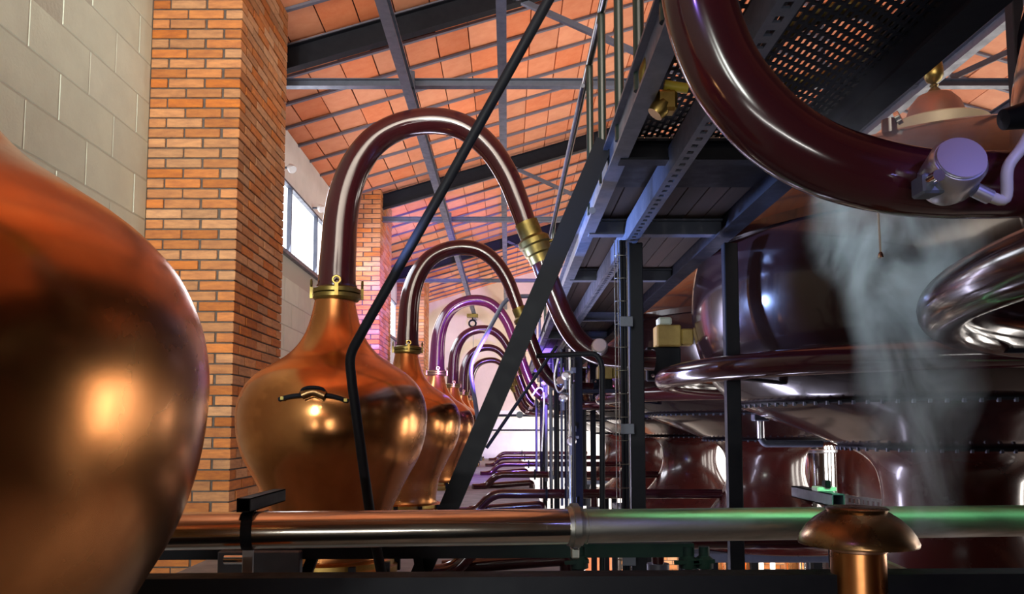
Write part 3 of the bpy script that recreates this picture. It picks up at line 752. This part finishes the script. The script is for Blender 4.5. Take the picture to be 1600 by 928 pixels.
for k, (px, py, Y) in enumerate(((884, 588, 5.6), (880, 622, 5.9), (893, 690, 5.5), (850, 600, 8.5))):
    p = at(px, py, Y)
    v = empty('instrument_valve', tuple(p), 'small steel instrument valve on the thin conduits, %s' % ['topmost of the group', 'below the looped tube', 'lowest, beside the copper strip', 'furthest back'][k], 'valve')
    MB().lathe([(.0, -.03), (.028, -.03), (.032, -.01), (.032, .02), (.02, .03), (0, .03)], p, 16, axis=(0, -1, .2)).build('body', M['silver'], v, 40)
    MB().bevbox(p.x-.012, p.x+.05, p.y-.01, p.y+.01, p.z+.02, p.z+.04, .002).build('lever', M['steel'], v)
    MB().tube([p+Vector((0, 0, -.09)), p+Vector((0, 0, .0))], .012, 8).build('stem', M['steel'], v, 50)
tube([at(872, 560, 5.9), at(866, 590, 5.9), at(872, 612, 5.9), at(882, 604, 5.9), at(884, 585, 5.9)], .008, 6, 8).build('looped_tube', M['silver'], None, 60, 'thin looped steel tube hanging beside the second portal post', 'tube')
tube([at(846, 705, 9.), at(850, 620, 9.), at(842, 606, 9.), at(832, 618, 9.)], .012, 6, 8).build('looped_tube', M['silver'], None, 60, 'small pale hooked tube near the last swan neck ends', 'tube')

# ------------------------------------------------------------------ big foreground pipe
PA, PB = at(255, 830, 2.12), at(1640, 813, 2.46)
def along(px):
    t = (px-255)/(1640-255); 
    za, zb = 1/PA.y, 1/PB.y; w_ = t*PB.y and (t*zb)/((1-t)*za+t*zb)
    # perspective-correct
    u = (t*PA.y)/(t*PA.y+(1-t)*PB.y) if 0 <= t <= 1 else t
    return PA.lerp(PB, u)
ax = (PB-PA).normalized()
fp = empty('foreground_pipe', tuple(along(897)), 'long horizontal steel pipe crossing the foreground, clamped joint in its middle', 'pipe')
PL = PA-ax*.6
MB().tube([PL, along(892)], .049, 48).build('left_section', M['stainless'], fp, 60)
MB().tube([along(902), PB+ax*.6], .0465, 48).build('right_section', M['dullsteel'], fp, 60)
c = along(897)
fl = MB().lathe([(.045, -.021), (.054, -.020), (.055, -.010), (.0635, -.009), (.0635, .009), (.055, .010), (.054, .020), (.045, .021)], c, 48, axis=ax).build('clamp_ring', M['dullsteel'], fp, 25)
MB().bevbox(c.x-.011, c.x+.011, c.y-.03, c.y+.0, c.z-.085, c.z-.058, .003).build('clamp_nut', M['dullsteel'], fl)
for px in (915,): MB().lathe([(.045, -.003), (.0495, -.002), (.0495, .002), (.045, .003)], along(px), 48, axis=ax).build('weld_bead', M['dullsteel'], fp, 40)
for px in (795, 850): MB().lathe([(.045, -.001), (.0494, -.0008), (.0494, .0008), (.045, .001)], along(px), 48, axis=ax).build('weld_bead', M['stainless'], fp, 40)
for px, lab, m in ((389, 'square tube arm and strap holding the steel pipe near the brick pillar', 'dark'), (1300, 'blue-grey square tube arm over the steel pipe beside the copper funnel', 'steel')):
    c = along(px); s_ = empty('pipe_hanger', tuple(c), lab, 'bracket')
    zt = c.z+.052; t = .003; x0, x1, y0, y1, z0, z1 = c.x-.018, c.x+.018, c.y-.05, c.y+.28, zt, zt+.036
    mb = MB().box(x0, x0+t, y0, y1, z0, z1); mb.box(x1-t, x1, y0, y1, z0, z1); mb.box(x0, x1, y0, y1, z0, z0+t); mb.box(x0, x1, y0, y1, z1-t, z1)
    mb.build('square_arm', M[m], s_)
    mb = MB().lathe([(.0492, -.014), (.052, -.014), (.052, .014), (.0492, .014)], c, 48, axis=ax); mb.build('strap', M['dark'], s_, 30)
    MB().bevbox(c.x-.015, c.x+.015, c.y-.006, c.y+.0, c.z-.13, c.z-.05, .002).build('hanger_tab', M['silver'] if m == 'dark' else M['dark'], s_)
    if m == 'steel':
        MB().bevbox(c.x-.028, c.x+.03, c.y+.03, c.y+.08, z1, z1+.014, .003).build('clip', M['plastic'], s_)
        MB().bevbox(c.x-.008, c.x+.01, c.y+.02, c.y+.05, z1+.012, z1+.034, .003).build('knob', M['dark'], s_)
    else:
        MB().lathe([(0, -.03), (.012, -.03), (.012, .03), (0, .03)], c+Vector((-.05, .05, -.085)), 12, axis=(1, 0, 0)).build('bolt', M['chrome'], s_, 40)

# lower copper stub with elbow under the left hanger
p = at(390, 918, 2.1)
st = MB().tube([p+Vector((-.09, 0, 0)), p+Vector((.09, 0, .0))], .022, 20).build('copper_stub', M['copper'], None, 60, 'short copper pipe stub under the strap at lower left', 'pipe')

# copper funnel with pipe
Yf = 1.98; c = at(1340, 848, Yf)
cf = empty('copper_funnel', tuple(c), 'domed copper hood on a copper pipe in front of the steel pipe', 'hood')
MB().lathe([(.128, -.004), (.137, -.003), (.1385, .004), (.132, .020), (.118, .041), (.098, .060), (.078, .073), (.070, .078), (.074, .083), (.070, .086), (.0, .086)], c, 64).build('hood', M['hoodc'], cf, 40)
MB().lathe([(.064, -.7), (.064, .0)], c, 48).build('copper_pipe', M['copper'], cf, 50)
MB().lathe([(.064, -.02), (.068, -.018), (.068, .0), (.064, .002)], c, 48).build('joint_ring', M['bell'], cf, 40)

# foreground black beam along the bottom edge and the frame behind it
a, b = at(150, 903, 2.0), at(1700, 889, 2.0)
MB().quadbox([a+Vector((-.6, -.04, -.20)), b+Vector((.5, -.04, -.20)), b+Vector((.5, .04, -.20)), a+Vector((-.6, .04, -.20)), a+Vector((-.6, -.04, 0)), b+Vector((.5, -.04, 0)), b+Vector((.5, .04, 0)), a+Vector((-.6, .04, 0))]).build('black_beam', M['dark'], None, None, 'black steel beam along the bottom edge of the picture', 'beam')
MB().bevbox(-.95, -.68, 2.66, 2.70, -.52, -.40, .004).build('junction_box', M['steel'], None, None, 'dark rectangular box below the steel pipe, lower left', 'box')
fr = empty('pipe_rack', (.6, 2.75, -.40), 'black steel rack rail under the foreground pipe', 'rack')
MB().bar((-1.3, 2.72, -.412), (.62, 2.72, -.402), .05, .045).build('rail', M['dark'], fr)
for x in (-.30, .22):
    MB().bar((x, 2.72, -.42), (x+.03, 2.72, -.62), .03, .03, (0, 1, 0)).build('drop_leg', M['dark'], fr)
MB().bar(at(470, 920, 2.75), at(492, 862, 2.75), .035, .03, (0, 1, 0)).build('strut', M['dark'], fr)
for k, px in enumerate((905, 1075, 1100)):
    p = at(px, 868, 2.7)
    v = empty('drain_valve', tuple(p), ['black drain valve under the clamped pipe joint', 'black drain valve left of the pair under the pipe, between the posts', 'black drain valve right of the pair under the pipe'][k], 'valve')
    MB().lathe([(.018, -.045), (.03, -.04), (.03, -.01), (.018, .0), (.018, .03)], p, 16).build('body', M['dark'], v, 40)
    MB().tube([p+Vector((0, 0, -.12)), p+Vector((0, 0, -.03))], .014, 10).build('outlet', M['dark'], v, 50)
    MB().bar(p+Vector((-.05, -.02, -.02)), p+Vector((.03, -.02, -.015)), .014, .012).build('lever', M['dark'], v)
MB().bar(at(1380, 878, 2.3), at(1540, 945, 2.05), .022, .012).build('grey_strut', M['cable'], None, None, 'pale grey flat strut sloping down right of the copper pipe', 'strut')

# lower right: perforated tray and blue fittings under the large vat
t = empty('perforated_tray', tuple(at(1300, 785, 5.6)), 'perforated steel tray behind the blue arm, under the vat', 'cable tray')
a, b = at(1235, 772, 7.2), at(1400, 797, 5.0)
mb = MB(); d = b-a; n = 26
mb.bar(a+Vector((0, 0, .045)), b+Vector((0, 0, .045)), .01, .02); mb.bar(a-Vector((0, 0, .02)), b-Vector((0, 0, .02)), .01, .05)
for i in range(n): q = a+d*((i+.2)/n); mb.bar(q+Vector((0, 0, .0)), q+d*(.5/n), .008, .08)
mb.build('tray_side', M['dullsteel'], t, kind='stuff')
for i in (.3, .62): q = a+d*i; MB().bar(q-Vector((0, 0, .08)), q+Vector((0, 0, .06)), .03, .02, (0, 1, 0)).build('upright', M['dullsteel'], t)
p = at(1277, 735, 10.9)
ch = empty('steel_tank', (p.x, p.y, -1.2), 'polished steel cylinder glimpsed through the gap beside the large vat foot', 'tank')
MB().lathe([(.25, -.35), (.25, .30), (.24, .34), (.1, .37), (0, .38)], p, 32).build('shell', M['chrome'], ch, 40)
for a in (-.15, .15): MB().tube([(p.x+a, p.y, ZF), (p.x+a, p.y, p.z-.34)], .03, 8).build('leg', M['steel'], ch, 50)
MB().lathe([(.252, .24), (.262, .25), (.262, .28), (.252, .29)], p, 32).build('band', M['silver'], ch, 40)
MB().tube([p+Vector((-.2, 0, .9)), p+Vector((-.2, 0, -.3))], .02, 8).build('pipe', M['white_tag'], ch, 50)
MB().lathe([(.8, ZF), (.8, .5), (.6, .7)], (5.45, 12.2, 0), 48).build('maroon_tank', M['vatfoot'], None, 50, 'dark maroon tank wall behind the steam, between the vats', 'tank')
# fitting under the vat rim
p = at(1188, 655, 4.6)
f = empty('rim_fitting', tuple(p), 'small blue-grey pipe fitting under the rim of the large vat', 'fitting')
MB().bevbox(p.x-.045, p.x+.045, p.y-.03, p.y+.03, p.z-.01, p.z+.03, .005).build('head', M['steel'], f)
MB().tube([p+Vector((0, 0, -.11)), p], .02, 12).build('neck', M['silver'], f, 50)
MB().tube(bend([p+Vector((0, 0, -.11)), p+Vector((.02, 0, -.14)), p+Vector((.35, 0, -.14))], .03), .02, 12).build('arm', M['steel'], f, 50)

# small brass valve with yellow lever and curved hose above the grating
p = at(1045, 150, 2.05)
v = empty('lever_valve', tuple(p), 'brass valve with yellow lever handle behind the thick maroon pipe', 'valve')
MB().tube([p+Vector((-.012, 0, .03)), p+Vector((.05, 0, .02))], .0135, 14).build('lever', M['yellow'], v, 50)
MB().bevbox(p.x-.035, p.x+.02, p.y-.02, p.y+.03, p.z-.045, p.z+.012, .008).build('body', M['brass'], v)
MB().lathe([(0, -.02), (.022, -.02), (.026, 0), (.022, .02), (0, .02)], p+Vector((-.025, 0, -.035)), 16, axis=(-.5, 0, -.6)).build('inlet', M['brass'], v, 40)
MB().tube([p+Vector((0, 0, .0)), p+Vector((.0, 0, .045))], .007, 8).build('stem', M['oldbrass'], v, 50)
tube([at(1040, 62, 2.0), at(1022, 80, 2.0), at(1008, 105, 2.0), at(1006, 125, 2.0), at(1012, 142, 2.0)], .013, 6, 12).build('curved_hose', M['oldbrass'], None, 60, 'short curved brass hose by the rail posts at the walkway edge', 'hose')
MB().bar(at(1318, 190, 3.1), at(1336, 218, 3.1), .02, .014, (0, 1, 0)).build('yellow_lever', M['yellow'], None, None, 'yellow lever just above the thick maroon pipe, below the walkway', 'lever')
# red upright with chrome end, pull cord
p = at(1390, 205, 3.4)
rp = empty('red_pipe_stub', tuple(p), 'short maroon upright pipe left of the copper bell', 'pipe')
MB().tube([p+Vector((0, 0, -.12)), p+Vector((0, 0, .05))], .032, 16).build('pipe', M['maroon'], rp, 60)
MB().lathe([(.02, 0), (.03, .0), (.03, .02), (0, .02)], p+Vector((.025, -.01, .05)), 16, axis=(.6, -.5, .3)).build('chrome_cap', M['chrome'], rp, 40)
a, b = at(1371, 318, 1.6), at(1376, 398, 1.6)
pc = empty('pull_cord', tuple(a), 'thin pale pull cord hanging below the thick maroon pipe', 'cord')
MB().tube([a+Vector((0, 0, .04)), b], .0022, 6).build('cord', M['beige'], pc)
MB().lathe([(0, -.008), (.006, -.006), (.004, .004), (0, .008)], b, 10).build('toggle', M['chrome'], pc, 50)
# dark bracket and post at the upper right corner
MB().bevbox(3.085, 3.155, 4.7, 4.78, 1.6, 3.9, .005).build('corner_post', M['dark'], None, None, 'black vertical post at the upper right corner', 'post')
p = at(1603, 180, 1.5)
MB().lathe([(0, -.05), (.02, -.045), (.026, 0), (.024, .04), (0, .05)], p, 16, axis=(1, 0, .2)).build('black_knob', M['dark'], None, 50, 'blurred black knob at the right edge above the maroon pipe', 'knob')

# ------------------------------------------------------------------ lower level seen through the gap at the bottom right
YE_ = YE-.02
MB().box(.9, 2.35, YE_-.05, YE_, ZF, -1.2).build('white_door', M['white'], None, None, 'white door panel on the far lower wall, between the two posts', 'door')
bk = empty('brick_plinth', (5, 18.5, ZF), 'low orange brick plinth on the lower floor at the far end', 'plinth')
mb = MB()
MB().box(2.6, 7.3, 18.6, 19.0, ZF, -2.5).build('core', M['mortar'], bk)
for r_ in range(10):
    for k in range(20):
        x = 2.6+k*.235+(.117 if r_ % 2 else 0); mb.box(x, x+.22, 18.585, 18.62, ZF+.1*r_+.01, ZF+.1*r_+.095)
mb.build('bricks', M['brick'], bk, kind='stuff')
MB().box(2.55, 7.3, 18.55, 19.05, -2.5, -2.42).build('coping', M['white'], bk)
for k, px in enumerate((1190, 1208)):
    p = at(px, 880, 16); MB().box(p.x-.04, p.x+.04, 16, 16.08, ZF, -2.1).build('white_post', M['white'], None, None, ['left white post before the brick plinth', 'right white post before the brick plinth'][k], 'post')
for k, (px, Y, r, lab) in enumerate(((1112, 15, .33, 'orange copper cone vessel on the lower floor between the drain valve and the post'), (1167, 16, .13, 'slim copper column on the lower floor right of the post'),
                                     (1237, 15, .14, 'slim copper column beside the white cylinder'), (1258, 15.5, .2, 'polished steel column beside the copper funnel pipe'))):
    p = at(px, 880, Y)
    MB().lathe([(r, ZF), (r*.95, ZF+.5), (r*.6, ZF+1.2), (r*.5, ZF+1.7)] if k == 0 else [(r, ZF), (r, ZF+.2), (r*.9, ZF+.24), (r*.9, ZF+1.8)], (p.x, p.y, 0), 32).build('floor_vessel', M['copper'] if k < 3 else M['chrome'], None, 50, lab, 'vessel')
MB().box(1.5, 2.0, 15.6, 15.66, ZF, -2.3).build('brick_screen', M['tile'], None, None, 'plain terracotta panel between the posts on the lower floor', 'panel')

# ------------------------------------------------------------------ steam
def steam():
    x0, x1, y0, y1, z0, z1 = .62, 1.42, 1.75, 2.25, -.26, 1.0
    cx, cyy = (x0+x1)/2, (y0+y1)/2
    m = bpy.data.materials.new('steam'); m.use_nodes = True; nt = m.node_tree; N = nt.nodes; L = nt.links
    N.remove(N['Principled BSDF'])
    vs = N.new('ShaderNodeVolumePrincipled'); vs.inputs['Color'].default_value = (.9, .95, 1, 1); vs.inputs['Anisotropy'].default_value = .2
    L.new(vs.outputs[0], N['Material Output'].inputs['Volume'])
    tc = N.new('ShaderNodeTexCoord'); sx = N.new('ShaderNodeSeparateXYZ'); L.new(tc.outputs['Object'], sx.inputs[0])
    def mth(op, a, b=None, c=None):
        n = N.new('ShaderNodeMath'); n.operation = op
        for i, q in enumerate((a, b, c)):
            if q is None: continue
            if isinstance(q, (int, float)): n.inputs[i].default_value = q
            else: L.new(q, n.inputs[i])
        return n.outputs[0]
    no = N.new('ShaderNodeTexNoise'); no.inputs['Scale'].default_value = 6.5; no.inputs['Detail'].default_value = 6; no.inputs['Roughness'].default_value = .55; no.inputs['Distortion'].default_value = .8
    mp = N.new('ShaderNodeMapping'); mp.inputs['Scale'].default_value = (1, 1, .55); L.new(tc.outputs['Object'], mp.inputs[0]); L.new(mp.outputs[0], no.inputs['Vector'])
    wob = N.new('ShaderNodeTexNoise'); wob.inputs['Scale'].default_value = 1.8; L.new(tc.outputs['Object'], wob.inputs['Vector'])
    z = mth('SUBTRACT', sx.outputs[2], 0.0)               # object origin at the bottom centre
    # plume axis drifts and widens with height
    axx = mth('ADD', mth('MULTIPLY', mth('SUBTRACT', wob.outputs['Fac'], .5), .45), mth('MULTIPLY', z, -.02))
    wdt = mth('ADD', mth('MULTIPLY', z, .17), .09)
    dx = mth('DIVIDE', mth('SUBTRACT', sx.outputs[0], axx), wdt); dy = mth('DIVIDE', sx.outputs[1], mth('ADD', mth('MULTIPLY', wdt, .6), .03))
    rr = mth('ADD', mth('MULTIPLY', dx, dx), mth('MULTIPLY', dy, dy))
    fall = mth('MAXIMUM', mth('SUBTRACT', 1.0, rr), 0.0)
    top = mth('MINIMUM', mth('MAXIMUM', mth('DIVIDE', mth('SUBTRACT', 1.2, z), .45), 0), 1)
    nn = mth('MAXIMUM', mth('SUBTRACT', no.outputs['Fac'], .43), 0.0)
    den = mth('MULTIPLY', mth('MULTIPLY', fall, top), mth('MULTIPLY', nn, 42))
    L.new(den, vs.inputs['Density'])
    me = bpy.data.meshes.new('steam'); b = MB().box(-.4, .4, -.25, .25, 0, 1.26)
    me.from_pydata([tuple(v) for v in b.v], [], b.f); me.materials.append(m)
    o = bpy.data.objects.new('steam_plume', me); C.objects.link(o); o.location = (cx, cyy, z0+EYE)
    setp(o, 'wispy grey steam rising in front of the large dark vat', 'steam', kind='stuff')
steam()
for o in C.objects:
    if '_org' in o: del o['_org']
